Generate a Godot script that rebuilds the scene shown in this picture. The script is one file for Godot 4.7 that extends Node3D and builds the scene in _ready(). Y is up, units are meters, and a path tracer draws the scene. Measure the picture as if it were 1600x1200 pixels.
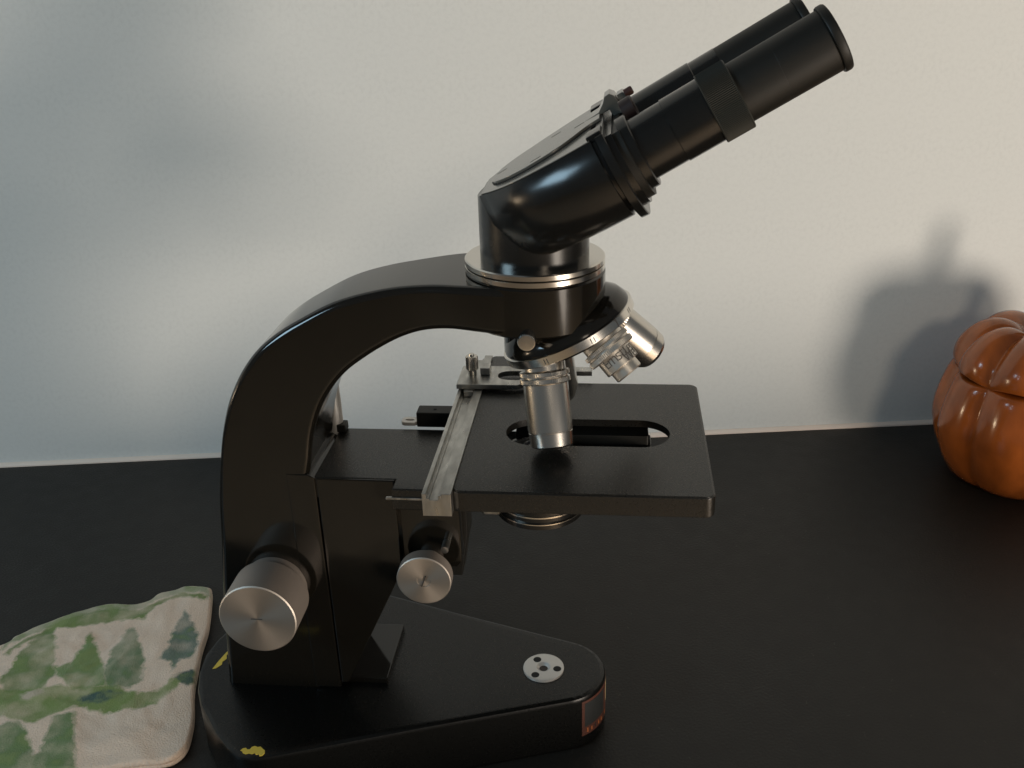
extends Node3D

# ---------------------------------------------------------------- mesh helpers
# Shapes are collected in millimetres; mk() turns them into one mesh in metres.
class M:
	var v := PackedVector3Array()
	var uv := PackedVector2Array()
	var t := PackedInt32Array()
	func p(a: Vector3, b := Vector2.ZERO) -> int:
		v.append(a)
		uv.append(b)
		return v.size() - 1
	func tri(a: int, b: int, c: int) -> void:
		if a == b or b == c or a == c: return
		if v[a].distance_squared_to(v[b]) < 1e-9 or v[b].distance_squared_to(v[c]) < 1e-9 or v[a].distance_squared_to(v[c]) < 1e-9: return
		t.append(a); t.append(b); t.append(c)

func mk(m: M, crease := 34.0) -> ArrayMesh:
	var n := m.t.size() / 3
	var vol := 0.0
	for i in n:
		vol += m.v[m.t[i * 3]].dot(m.v[m.t[i * 3 + 1]].cross(m.v[m.t[i * 3 + 2]]))
	if vol < 0.0:
		for i in n:
			var s := m.t[i * 3 + 1]
			m.t[i * 3 + 1] = m.t[i * 3 + 2]
			m.t[i * 3 + 2] = s
	var fn := PackedVector3Array()
	var fa := PackedVector3Array()
	fn.resize(n)
	fa.resize(n)
	var at := {}
	for i in n:
		var a := m.v[m.t[i * 3]]
		var b := m.v[m.t[i * 3 + 1]]
		var c := m.v[m.t[i * 3 + 2]]
		var x := (b - a).cross(c - a)
		fa[i] = x
		fn[i] = x.normalized()
		for k in 3:
			var q := m.v[m.t[i * 3 + k]]
			var key := Vector3i(roundi(q.x * 2000.0), roundi(q.y * 2000.0), roundi(q.z * 2000.0))
			if not at.has(key): at[key] = PackedInt32Array()
			at[key].append(i)
	var lim := cos(deg_to_rad(crease))
	var V := PackedVector3Array()
	var N := PackedVector3Array()
	var U := PackedVector2Array()
	V.resize(n * 3)
	N.resize(n * 3)
	U.resize(n * 3)
	for i in n:
		for k in 3:
			var w := m.t[i * 3 + [0, 2, 1][k]]
			var q := m.v[w]
			var sum := Vector3.ZERO
			for j in at[Vector3i(roundi(q.x * 2000.0), roundi(q.y * 2000.0), roundi(q.z * 2000.0))]:
				if fn[i].dot(fn[j]) > lim: sum += fa[j]
			V[i * 3 + k] = q * 0.001
			N[i * 3 + k] = sum.normalized() if sum.length_squared() > 0.0 else fn[i]
			U[i * 3 + k] = m.uv[w]
	var arr := []
	arr.resize(Mesh.ARRAY_MAX)
	arr[Mesh.ARRAY_VERTEX] = V
	arr[Mesh.ARRAY_NORMAL] = N
	arr[Mesh.ARRAY_TEX_UV] = U
	var am := ArrayMesh.new()
	am.add_surface_from_arrays(Mesh.PRIMITIVE_TRIANGLES, arr)
	return am

func rings(m: M, rows: Array, caps := true) -> void:   # closed loops of equal length joined one to the next
	var c: int = rows[0].size()
	var first := m.v.size()
	for r in rows.size():
		for k in c + 1:
			m.p(rows[r][k % c], Vector2(float(k) / c, float(r) / maxf(1.0, rows.size() - 1)))
	for r in rows.size() - 1:
		for k in c:
			var a := first + r * (c + 1) + k
			var b := a + c + 1
			m.tri(a, b, b + 1)
			m.tri(a, b + 1, a + 1)
	if caps:
		for e in [0, rows.size() - 1]:
			var mid := Vector3.ZERO
			for q in rows[e]: mid += q
			mid /= c
			var o := m.p(mid)
			for k in c:
				var a: int = first + e * (c + 1) + k
				if e == 0: m.tri(o, a, a + 1)
				else: m.tri(o, a + 1, a)

# profile of [radius, height] turned round the local y axis; teeth > 0 cuts a straight knurl of that depth
func lathe(m: M, prof: Array, x := Transform3D.IDENTITY, seg := 64, caps := true) -> void:
	var rows := []
	for q in prof:
		var row := PackedVector3Array()
		var d: float = q[2] if q.size() > 2 else 0.0
		for k in seg:
			var a := TAU * k / seg
			var r: float = q[0] - (d if k % 2 == 1 else 0.0)
			row.append(x * Vector3(r * cos(a), q[1], r * sin(a)))
		rows.append(row)
	rings(m, rows, caps)

func inset(poly: PackedVector2Array, d: float) -> PackedVector2Array:
	var n := poly.size()
	var area := 0.0
	for i in n: area += poly[i].cross(poly[(i + 1) % n])
	var s := 1.0 if area > 0.0 else -1.0
	var out := PackedVector2Array()
	for i in n:
		var a := (poly[i] - poly[(i + n - 1) % n]).normalized()
		var b := (poly[(i + 1) % n] - poly[i]).normalized()
		var na := Vector2(-a.y, a.x) * s
		var nb := Vector2(-b.y, b.x) * s
		var h := (na + nb).normalized()
		out.append(poly[i] + h * d / maxf(0.35, h.dot(na)))
	return out

# polygon in local x, y pushed along local z from z0 to z1, edges rounded by bev, with an optional hole
func prism(m: M, poly: PackedVector2Array, z0: float, z1: float, bev := 0.6, x := Transform3D.IDENTITY, hole := PackedVector2Array()) -> void:
	var n := poly.size()
	var lev := [[z0, bev], [z0 + bev * 0.3, bev * 0.3], [z0 + bev, 0.0], [z1 - bev, 0.0], [z1 - bev * 0.3, bev * 0.3], [z1, bev]]
	if bev <= 0.0: lev = [[z0, 0.0], [z1, 0.0]]
	var loops := []
	for l in lev:
		var pl := inset(poly, l[1]) if l[1] > 0.0 else poly
		var row := PackedVector3Array()
		for q in pl: row.append(x * Vector3(q.x, q.y, l[0]))
		loops.append(row)
	rings(m, loops, false)
	var area := 0.0
	for i in n: area += poly[i].cross(poly[(i + 1) % n])
	var ccw := area > 0.0
	var hc := hole.size()
	if hc > 0:
		var ha := 0.0
		for i in hc: ha += hole[i].cross(hole[(i + 1) % hc])
		var h2 := hole.duplicate()
		if (ha > 0.0) == ccw: h2.reverse()   # hole runs against the outline
		hole = h2
		var hl := []
		for z in [z1, z0]:
			var row := PackedVector3Array()
			for q in hole: row.append(x * Vector3(q.x, q.y, z))
			hl.append(row)
		hl.reverse()
		rings(m, hl, false)
	for top in [false, true]:
		var face := inset(poly, bev) if bev > 0.0 else poly
		if hc > 0:
			var bi := 0
			var bj := 0
			var best := 1e9
			for i in face.size():
				for j in hc:
					var dd := face[i].distance_squared_to(hole[j])
					if dd < best:
						best = dd
						bi = i
						bj = j
			var dir := (hole[bj] - face[bi]).normalized()
			var side := Vector2(-dir.y, dir.x) * 0.0015 * (1.0 if ccw else -1.0)
			var kp := PackedVector2Array()
			for i in face.size() + 1:
				var q := face[(bi + i) % face.size()]
				if i == 0: q -= side
				if i == face.size(): q += side
				kp.append(q)
			for j in hc + 1:
				var q := hole[(bj + j) % hc]
				if j == 0: q += side
				if j == hc: q -= side
				kp.append(q)
			face = kp
		var idx := Geometry2D.triangulate_polygon(face)
		if idx.is_empty(): print("triangulation failed ", poly.size(), " ", hc)
		var z := z1 if top else z0
		var first := m.v.size()
		for q in face: m.p(x * Vector3(q.x, q.y, z), q * 0.01)
		for i in idx.size() / 3:
			var a := face[idx[i * 3]]
			var b := face[idx[i * 3 + 1]]
			var c := face[idx[i * 3 + 2]]
			var up := (b - a).cross(c - a) > 0.0
			# rings() winds rows so that, for a ccw outline rising in z, the outside is seen clockwise
			if up == (top != ccw): m.tri(first + idx[i * 3], first + idx[i * 3 + 1], first + idx[i * 3 + 2])
			else: m.tri(first + idx[i * 3], first + idx[i * 3 + 2], first + idx[i * 3 + 1])

func poly(a: Array) -> PackedVector2Array:
	var o := PackedVector2Array()
	for i in a.size() / 2: o.append(Vector2(a[i * 2], a[i * 2 + 1]))
	return o

func rrect(x0: float, y0: float, x1: float, y1: float, r: float, k := 5) -> PackedVector2Array:
	var o := PackedVector2Array()
	for c in [[x1 - r, y1 - r, 0], [x0 + r, y1 - r, 1], [x0 + r, y0 + r, 2], [x1 - r, y0 + r, 3]]:
		for i in k + 1:
			var a: float = PI / 2 * (c[2] + float(i) / k)
			o.append(Vector2(c[0] + r * cos(a), c[1] + r * sin(a)))
	return o

func box(m: M, a: Vector3, b: Vector3, bev := 0.5) -> void:   # corner to corner, rounded edges
	prism(m, rrect(a.x, a.y, b.x, b.y, maxf(bev, 0.05), 2), a.z, b.z, bev)

# transform whose local y runs along d
func along(o: Vector3, d: Vector3, hint := Vector3(0, 0, 1)) -> Transform3D:
	var y := d.normalized()
	var x := y.cross(hint).normalized()
	return Transform3D(Basis(x, y, x.cross(y)), o)

const FLAT := Transform3D(Basis(Vector3(1, 0, 0), Vector3(0, 0, 1), Vector3(0, 1, 0)), Vector3.ZERO)   # polygon (x, z), pushed up y

func spline(pts: Array, n: int) -> PackedVector2Array:   # even points along a smooth curve through pts
	var c := Curve2D.new()
	for i in pts.size():
		var a: Vector2 = pts[max(i - 1, 0)]
		var b: Vector2 = pts[min(i + 1, pts.size() - 1)]
		var h := (b - a) / 6.0
		c.add_point(pts[i], -h, h)
	c.bake_interval = 0.5
	var o := PackedVector2Array()
	for i in n + 1: o.append(c.sample_baked(c.get_baked_length() * i / n, true))
	return o

# ---------------------------------------------------------------- scene helpers
func part(called: String, m: M, mat: Material, parent: Node, crease := 34.0) -> MeshInstance3D:
	return put(called, mk(m, crease), mat, parent)

func put(called: String, mesh: Mesh, mat: Material, parent: Node) -> MeshInstance3D:
	var o := MeshInstance3D.new()
	o.name = called
	o.mesh = mesh
	o.material_override = mat
	parent.add_child(o, true)
	return o

func tag(o: Node, label: String, category: String, group := "") -> void:
	o.set_meta("label", label)
	o.set_meta("category", category)
	if group: o.set_meta("group", group)

func thing(called: String, label: String, category: String, at := Vector3.ZERO) -> Node3D:
	var o := Node3D.new()
	o.name = called
	add_child(o, true)
	o.position = at
	tag(o, label, category)
	return o

func structure(o: Node) -> void:
	o.set_meta("kind", "structure")

func mat(lin: Array, rough: float, metal := 0.0, spec := 0.5) -> StandardMaterial3D:
	var m := StandardMaterial3D.new()
	m.albedo_color = Color(lin[0], lin[1], lin[2]).linear_to_srgb()
	m.roughness = rough
	m.metallic = metal
	m.metallic_specular = spec
	return m

func noise_tex(w: int, h: int, sd: int, freq: float, lo: float, hi: float, stretch := 1.0, oct := 4) -> ImageTexture:
	var f := FastNoiseLite.new()
	f.seed = sd
	f.noise_type = FastNoiseLite.TYPE_SIMPLEX_SMOOTH
	f.frequency = freq
	f.fractal_octaves = oct
	var img := Image.create(w, h, true, Image.FORMAT_RGB8)
	for y in h:
		for x in w:
			# four-way blend so that the tile repeats without a seam
			var fx := float(x) / w
			var fy := float(y) / h
			var a := f.get_noise_2d(x, y * stretch)
			var b := f.get_noise_2d(x - w, y * stretch)
			var c := f.get_noise_2d(x, (y - h) * stretch)
			var d := f.get_noise_2d(x - w, (y - h) * stretch)
			var q := lerpf(lerpf(a, b, fx), lerpf(c, d, fx), fy)
			var g := clampf(lerpf(lo, hi, q * 0.9 + 0.5), 0.0, 1.0)
			img.set_pixel(x, y, Color(g, g, g))
	img.generate_mipmaps()
	return ImageTexture.create_from_image(img)

func speck_tex(n: int, sd: int, count: int) -> ImageTexture:   # even tone with fine lint and dust
	var gen := RandomNumberGenerator.new()
	gen.seed = sd
	var f := FastNoiseLite.new()
	f.seed = sd
	f.frequency = 0.3
	var img := Image.create(n, n, true, Image.FORMAT_RGB8)
	for y in n:
		for x in n:
			var g := 0.50 + 0.05 * f.get_noise_2d(x, y)
			img.set_pixel(x, y, Color(g, g, g))
	for i in count:
		var x := gen.randf() * n
		var y := gen.randf() * n
		var a := gen.randf() * TAU
		var b := 0.6 + 0.4 * gen.randf()
		for k in (1 if gen.randf() < 0.7 else gen.randi_range(3, 9)):
			img.set_pixel(posmod(int(x), n), posmod(int(y), n), Color(b, b, b))
			x += cos(a)
			y += sin(a)
			a += gen.randf_range(-0.4, 0.4)
	img.generate_mipmaps()
	return ImageTexture.create_from_image(img)

func relief(tex_seed: int, freq: float, depth: float, size := 256) -> ImageTexture:
	var img := noise_tex(size, size, tex_seed, freq, 0.0, 1.0).get_image()
	img.clear_mipmaps()
	img.bump_map_to_normal_map(depth)
	img.generate_mipmaps()
	return ImageTexture.create_from_image(img)

func triplanar(m: StandardMaterial3D, s: float) -> void:
	m.uv1_triplanar = true
	m.uv1_scale = Vector3(s, s, s)

var K := {}   # materials

func materials() -> void:
	var specks := speck_tex(512, 17, 70)
	var smudge := noise_tex(256, 256, 5, 0.016, 0.32, 1.05, 1.0, 5)
	var grain := noise_tex(256, 256, 8, 0.22, 0.55, 1.1, 1.0, 3)
	var fine := relief(11, 0.35, 1.2)
	var e := mat([0.0062, 0.0055, 0.0042], 0.15, 0.0, 0.5)    # black stove enamel
	e.roughness_texture = smudge
	triplanar(e, 9.0)
	K.enamel = e
	var hd := mat([0.006, 0.006, 0.0055], 0.30, 0.0, 0.5)    # glossy black lacquer of the head
	hd.roughness_texture = smudge
	triplanar(hd, 7.0)
	K.gloss = hd
	var sa := mat([0.036, 0.033, 0.027], 0.38, 0.0, 0.5)     # satin black of stage and base
	sa.albedo_texture = specks
	sa.roughness_texture = grain
	sa.normal_enabled = true
	sa.normal_texture = fine
	sa.normal_scale = 0.25
	triplanar(sa, 13.0)
	K.satin = sa
	var ba := mat([0.013, 0.0135, 0.012], 0.38, 0.0, 0.44)
	ba.albedo_texture = specks
	ba.roughness_texture = grain
	triplanar(ba, 12.0)
	K.base = ba
	K.matt = mat([0.0065, 0.0063, 0.005], 0.5, 0.0, 0.4)
	K.knurl = mat([0.014, 0.0145, 0.011], 0.55, 0.0, 0.4)
	K.cover_sheen = mat([0.11, 0.104, 0.09], 0.16, 0.0, 0.5)      # top of the black head; the wall reflection is put into its grey
	K.dark = mat([0.004, 0.004, 0.004], 0.7)
	var brushed := noise_tex(512, 64, 21, 0.05, 0.5, 1.2, 8.0, 4)
	var ni := mat([0.60, 0.575, 0.53], 0.21, 1.0)              # nickel, turned
	ni.anisotropy_enabled = true
	ni.anisotropy = 0.6
	K.nickel = ni
	K.satinchrome = mat([0.62, 0.59, 0.54], 0.40, 1.0)
	K.chrome = mat([0.68, 0.65, 0.60], 0.17, 1.0)
	var al := mat([0.50, 0.495, 0.47], 0.40, 1.0)              # worn plated brass of the stage clamp and rail
	al.roughness_texture = noise_tex(256, 256, 31, 0.045, 0.5, 1.25, 0.35, 4)
	al.albedo_texture = noise_tex(256, 256, 33, 0.05, 0.80, 1.08, 0.3, 5)
	triplanar(al, 14.0)
	K.worn = al
	var kn := mat([0.44, 0.40, 0.355], 0.50, 1.0)
	kn.anisotropy_enabled = true
	kn.anisotropy = 0.5
	K.knobface = kn
	K.knobside = mat([0.40, 0.35, 0.31], 0.6, 0.85)
	K.brass = mat([0.62, 0.54, 0.38], 0.28, 1.0)
	K.disc = mat([0.62, 0.60, 0.57], 0.42, 0.6)
	K.yellow = mat([0.72, 0.52, 0.07], 0.6)
	K.ink = mat([0.02, 0.02, 0.02], 0.6)
	K.lens = mat([0.01, 0.012, 0.02], 0.05)
	K.copper = mat([0.075, 0.024, 0.014], 0.5)
	K.cream = mat([0.50, 0.40, 0.22], 0.6)
	K.panel = mat([0.016, 0.018, 0.018], 0.5)

const A := Vector3(-25.7, 312, 0)          # where the top of the head begins
var E1 := Vector3(cos(PI / 6), sin(PI / 6), 0)   # along the eyepiece tubes
var E2 := Vector3(-sin(PI / 6), cos(PI / 6), 0)  # square to them, upwards

func head_at(s: float, v: float, z: float) -> Vector3:
	return A + E1 * s + E2 * v + Vector3(0, 0, z)

func head_row(s: float, w: float, top: float, bot: float) -> PackedVector3Array:
	var o := PackedVector3Array()
	var rr := minf(22.0, w * 0.95)
	var cy := lerpf(top, bot, 0.42)
	var up := top - cy
	var dn := cy - bot
	var a0 := deg_to_rad(46.0)
	var side := PackedVector2Array()
	for i in 23:
		var a := lerpf(a0, -PI / 2, i / 22.0)
		var vy := cy + (up / sin(a0) * sin(a) if a > 0.0 else dn * sin(a))
		side.append(Vector2(w - rr + rr * cos(a), vy))
	for q in side: o.append(head_at(s, q.y, q.x))
	for i in side.size():
		var q := side[side.size() - 1 - i]
		o.append(head_at(s, q.y, -q.x))
	return o

func interp(t: Array, x: float) -> float:
	for i in t.size() - 1:
		if x <= t[i + 1][0]:
			var k: float = clampf((x - t[i][0]) / (t[i + 1][0] - t[i][0]), 0.0, 1.0)
			return lerpf(t[i][1], t[i + 1][1], k)
	return t[t.size() - 1][1]

func objective(root: Node3D, called: String, phi: float, prof: Array, m: Material, label: String, seg := 72) -> Node3D:
	var f := deg_to_rad(phi)
	var r := TX * cos(f) + Vector3(0, 0, 1) * sin(f)
	var d := TN * cos(TAU_) + r * sin(TAU_)
	var x := along(TC_ + r * 19.5, d)
	var g := M.new()
	lathe(g, prof, x, seg)
	var o := part(called, g, m, root, 24.0)
	o.set_meta("label", label)
	return o

const TAU_ := 0.4363                      # tilt of the nosepiece
var TN := Vector3(sin(TAU_), -cos(TAU_), 0)
var TX := Vector3(cos(TAU_), sin(TAU_), 0)
const TC_ := Vector3(16.3, 241.9, -3)

func lettering(parent: Node3D, text: String, size: float, mt: Material, place: Callable) -> void:
	var font := SystemFont.new()
	font.font_names = PackedStringArray(["Droid Sans"])
	var st := SurfaceTool.new()
	st.begin(Mesh.PRIMITIVE_TRIANGLES)
	var w := 0.0
	for ch in text:
		if ch == " ":
			w += size * 0.3
			continue
		var tm := TextMesh.new()
		tm.text = ch
		tm.font = font
		tm.font_size = 64
		tm.pixel_size = size / 64.0 * 0.001
		tm.depth = 0.00008
		var adv := tm.get_aabb().size.x * 1000.0 + size * 0.10
		var x: Transform3D = place.call(w + adv * 0.5)
		st.append_from(tm, 0, x)
		w += adv
	put("lettering", st.commit(), mt, parent)

func _ready() -> void:
	# ------------------------------------------------------------ camera
	var cam := Camera3D.new()
	cam.name = "camera"
	var p := deg_to_rad(24.156)
	var yaw := deg_to_rad(6.429)
	var roll := deg_to_rad(-1.892)
	var fwd := Vector3(-sin(yaw) * cos(p), -sin(p), -cos(yaw) * cos(p))
	var r0 := fwd.cross(Vector3.UP).normalized()
	var u0 := r0.cross(fwd)
	var right := r0 * cos(roll) + u0 * sin(roll)
	var up := u0 * cos(roll) - r0 * sin(roll)
	cam.transform = Transform3D(Basis(right, up, -fwd), Vector3(0.0375, 0.4165, 0.4465))
	cam.fov = 2.0 * rad_to_deg(atan(600.0 / 1536.3))
	cam.near = 0.02
	cam.far = 60.0
	add_child(cam)
	cam.current = true
	# ------------------------------------------------------------ air and light
	var we := WorldEnvironment.new()
	we.name = "environment"
	var en := Environment.new()
	en.background_mode = Environment.BG_COLOR
	en.background_color = Color(0.092, 0.101, 0.106).linear_to_srgb()
	en.tonemap_mode = Environment.TONE_MAPPER_LINEAR
	en.tonemap_exposure = 0.93
	en.sdfgi_enabled = true
	en.ssao_enabled = true
	en.ssil_enabled = true
	we.environment = en
	add_child(we)
	materials()
	lamps()
	# ------------------------------------------------------------ setting, then things
	setting()
	microscope()
	pumpkin()
	towel()

func lamp(called: String, label: String, at: Vector3, radius: float, energy: float, col: Array) -> void:
	var t := thing(called, label, "lamp", at)
	var sm := SphereMesh.new()
	sm.radius = radius
	sm.height = radius * 2.0
	var mt := mat([0.8, 0.8, 0.8], 0.6)
	mt.emission_enabled = true
	mt.emission = Color(col[0], col[1], col[2]).linear_to_srgb()
	mt.emission_energy_multiplier = energy / (PI * radius * radius) * 0.5
	put("globe", sm, mt, t)
	var neck := M.new()
	lathe(neck, [[0.0, -radius * 1000.0 - 60.0], [45.0, -radius * 1000.0 - 60.0], [45.0, -radius * 1000.0 - 48.0], [14.0, -radius * 1000.0 - 36.0], [14.0, -radius * 1000.0 + 3.0], [0.0, -radius * 1000.0 + 3.0]], Transform3D.IDENTITY, 32, false)
	part("foot", neck, K.brass, t)
	var l := OmniLight3D.new()
	l.name = "light"
	l.light_color = Color(col[0], col[1], col[2]).linear_to_srgb()
	l.light_energy = energy
	l.light_size = radius
	l.omni_range = 12.0
	l.omni_attenuation = 2.0
	l.shadow_enabled = true
	t.add_child(l)

func lamps() -> void:
	lamp("globe_lamp", "broad warm globe lamp shining from just below table height, beyond the pumpkin", Vector3(1.22, -0.080, 1.03), 0.235, 1.62, [1.0, 0.87, 0.74])
	lamp("globe_lamp", "warm globe lamp hanging higher than the microscope, in front of the table", Vector3(0.86, 1.05, 1.92), 0.20, 0.62, [1.0, 0.84, 0.66])
	lamp("globe_lamp", "little warm globe lamp off past the arm of the microscope", Vector3(-2.40, 0.02, 0.45), 0.07, 0.55, [1.0, 0.76, 0.50])
	# daylight from a window to the side
	var w := thing("window", "tall window with cool evening daylight, to the side of the table", "window", Vector3(-1.65, 0.95, 1.15))
	var look := Vector3(1.65, -0.65, -1.15).normalized()
	w.basis = Basis.looking_at(look, Vector3.UP)
	var wm := mat([0.5, 0.5, 0.5], 0.4)
	wm.emission_enabled = true
	wm.emission = Color(0.78, 0.92, 1.0)
	wm.emission_energy_multiplier = 0.35
	var pane := M.new()
	box(pane, Vector3(-330, -260, 0), Vector3(330, 260, 6), 0.5)
	part("pane", pane, wm, w)
	var fr := M.new()
	prism(fr, rrect(-390, -320, 390, 320, 4), -12, 30, 2.0, Transform3D.IDENTITY, rrect(-330, -260, 330, 260, 2))
	part("frame", fr, mat([0.7, 0.7, 0.68], 0.5), w)
	var l := AreaLight3D.new()
	l.name = "light"
	l.area_size = Vector2(0.66, 0.52)
	l.light_color = Color(0.76, 0.91, 1.0)
	l.light_energy = 1.5
	l.shadow_enabled = true
	l.position = Vector3(0, 0, -0.02)
	w.add_child(l)

var WALL := Transform3D(Basis(Vector3.UP, 0.1411), Vector3(-0.0875, 0, -0.3423))   # local x along the wall, local z into the room

func setting() -> void:
	var wm := mat([0.70, 0.712, 0.69], 0.75, 0.0, 0.3)
	wm.albedo_texture = noise_tex(256, 256, 41, 0.05, 0.98, 1.015, 1.0, 4)
	wm.normal_enabled = true
	wm.normal_texture = relief(43, 0.16, 1.6)
	wm.normal_scale = 0.07
	triplanar(wm, 16.0)
	var g := M.new()
	box(g, Vector3(-2600, -750, -120), Vector3(2600, 1700, 0), 1.0)
	var wall := part("wall", g, wm, self)
	wall.transform = WALL
	structure(wall)
	var seam_mesh := M.new()
	prism(seam_mesh, poly([0.2, -1, 3.8, -1, 3.6, 1.2, 2.6, 2.4, 1.4, 3.1, 0.2, 3.4]), -1500, 1500, 0.0, Transform3D(Basis(Vector3(0, 0, 1), Vector3(0, 1, 0), Vector3(-1, 0, 0)), Vector3.ZERO))
	part("warm_seam_strip", seam_mesh, mat([0.86, 0.73, 0.63], 0.4), wall)  # strip along the joint; the warm light there is put into its pinkish colour
	var tm := mat([0.074, 0.067, 0.057], 0.5, 0.0, 0.38)
	tm.albedo_texture = speck_tex(512, 23, 110)
	tm.normal_enabled = true
	tm.roughness_texture = noise_tex(256, 256, 49, 0.03, 0.86, 1.06, 1.0, 5)
	tm.normal_texture = relief(51, 0.3, 1.0)
	tm.normal_scale = 0.3
	triplanar(tm, 6.0)
	var t := M.new()
	prism(t, rrect(-1500, 1.5, 1500, 535, 4, 4), -32, 0, 2.0, FLAT)
	var table := part("table", t, tm, self)
	table.transform = WALL
	structure(table)
	for lx in [-1440.0, 1440.0]:
		for lz in [50.0, 485.0]:
			var lg := M.new()
			box(lg, Vector3(lx - 28, -750, lz - 28), Vector3(lx + 28, -32.5, lz + 28), 2.0)
			part("leg", lg, tm, table)
	var f := M.new()
	box(f, Vector3(-3000, -790, 0), Vector3(3000, -750, 4200), 1.0)
	var fm := mat([0.52, 0.41, 0.29], 0.7)
	fm.albedo_texture = noise_tex(256, 256, 53, 0.06, 0.75, 1.15, 0.2, 4)
	triplanar(fm, 1.5)
	var floor_ := part("floor", f, fm, self)
	floor_.transform = WALL
	structure(floor_)

func microscope() -> void:
	var R := thing("microscope", "black enamelled binocular microscope with nickel knobs standing on the black table", "microscope")
	# ---- base
	var half := []
	for i in 15:
		var a := deg_to_rad(lerpf(0.0, 71.0, i / 14.0))
		half.append(Vector2(8.5 + 26.8 * cos(a), 26.8 * sin(a)))
	for q in [[-60, 50.4], [-100, 64.2], [-136, 76.4], [-146, 79.0], [-154, 77.6], [-162, 72], [-172, 62], [-181, 50.6], [-188.5, 41], [-195, 29], [-200, 14]]: half.append(Vector2(q[0], q[1]))
	var outl := PackedVector2Array()
	for q in half: outl.append(q)
	outl.append(Vector2(-202, 0))
	for i in range(half.size() - 1, 0, -1): outl.append(Vector2(half[i].x, -half[i].y))
	var b := M.new()
	prism(b, outl, 0, 36, 2.6, FLAT)
	var base := part("base", b, K.base, R, 40.0)
	# light port on the base, on the optical axis
	var d := M.new()
	lathe(d, [[2.4, 35.0], [2.4, 36.2], [4.0, 37.5], [10.6, 37.5], [11.6, 37.1], [11.7, 35.5]], Transform3D.IDENTITY, 72, false)
	var plate := part("light_port_plate", d, K.disc, R)
	var hole := M.new()
	lathe(hole, [[0.0, 36.1], [2.6, 36.15], [2.6, 35.0], [0.0, 35.0]], Transform3D.IDENTITY, 32, false)
	part("light_port", hole, mat([0.012, 0.004, 0.003], 0.4), plate)
	for q in [[-4.0, -5.8], [7.9, 1.4], [-4.2, 7.2]]:
		var sc := M.new()
		lathe(sc, [[0.0, 37.58], [2.0, 37.62], [2.3, 37.55], [2.3, 36.5], [0.0, 36.5]], Transform3D(Basis.IDENTITY, Vector3(q[0], 0, q[1])), 24, false)
		part("screw_or_hole", sc, K.dark, plate)  # dark disc in place of an open hole, its shade put into the colour
	# yellow paint chips
	for c in [[[-153.6, 73.4, -152.8, 71.9, -151.2, 71.4, -150.2, 72.5, -148.9, 72.3, -148.4, 70.6, -146.9, 69.8, -145.2, 70.5, -143.9, 70.0, -142.1, 71.5, -140.8, 72.4, -140.1, 74.4, -140.9, 76.1, -142.2, 76.6, -143.0, 75.3, -144.4, 75.8, -145.3, 74.6, -146.6, 75.4, -148.4, 75.1, -150.0, 75.7, -151.8, 75.0, -152.2, 74.0]], [[-192.4, 12.6, -191.4, 6, -189.6, -2, -188.2, -5.5, -187.2, -4.4, -188.4, 0.4, -187.2, 3.2, -188.8, 6.2, -188.2, 8.4, -190.4, 11.8]]]:
		var y := M.new()
		prism(y, poly(c[0]), 36.02, 36.22, 0.0, FLAT)
		part("paint_chip", y, K.yellow, base)
	sticker(base)
	# ---- arm
	var outer := spline([Vector2(-179, 36.1), Vector2(-173, 97), Vector2(-169, 130), Vector2(-165.5, 159), Vector2(-160, 188), Vector2(-154.5, 207), Vector2(-149, 219.5), Vector2(-142, 231), Vector2(-133.5, 241), Vector2(-123.5, 249), Vector2(-112, 256), Vector2(-93, 265.5), Vector2(-72, 271.3), Vector2(-50, 274.5), Vector2(-33, 275.4), Vector2(-8, 275.4)], 84)
	var inner := spline([Vector2(-124, 36.1), Vector2(-123, 90), Vector2(-121, 135), Vector2(-117, 165), Vector2(-114, 180), Vector2(-112, 191), Vector2(-109, 201.5), Vector2(-104.5, 212), Vector2(-98, 222), Vector2(-91, 229.8), Vector2(-83, 236), Vector2(-73, 242.5), Vector2(-62.5, 248), Vector2(-52, 251.5), Vector2(-41, 253.3), Vector2(-31, 253.6), Vector2(-8, 252.4)], 84)
	var rows := []
	for i in 85:
		var o := outer[i]
		var n := inner[i]
		var x := (o.x + n.x) * 0.5
		var hw := 23.6 + 7.6 * smoothstep(-62.0, -14.0, x)
		var th := o.distance_to(n)
		var ax := (o - n) / th
		var row := PackedVector3Array()
		for q in rrect(-th * 0.5, -hw, th * 0.5, hw, 3.6, 5):
			var c := (o + n) * 0.5 + ax * q.x
			row.append(Vector3(c.x, c.y, q.y))
		rows.append(row)
	var am := M.new()
	rings(am, rows)
	part("arm", am, K.enamel, R, 40.0)
	var lh := M.new()
	lathe(lh, [[0, 251.5], [31.5, 251.5], [33.3, 253], [33.3, 274.8], [32.4, 275.8], [0, 275.8]], Transform3D.IDENTITY, 96, false)
	part("limb_head", lh, K.enamel, R)
	# ---- lower body and stage carrier
	var housing := M.new()
	prism(housing, poly([-127.2, 37, -112.5, 37, -112.5, 171.7, -116, 174, -127.2, 174]), -24.1, 24.1, 0.8)
	part("slide_housing", housing, K.enamel, R)
	var slide := M.new()
	prism(slide, poly([-111.7, 41, -108, 41, -74, 112, -71.4, 120, -71.4, 171.6, -111.7, 171.6]), -24.3, 24.3, 0.8)
	part("slide_block", slide, K.enamel, R)
	var foot := M.new()
	box(foot, Vector3(-130, 35.5, -30), Vector3(-87, 40, 18), 0.7)
	part("foot_flange", foot, K.enamel, R)
	var br := M.new()
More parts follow.
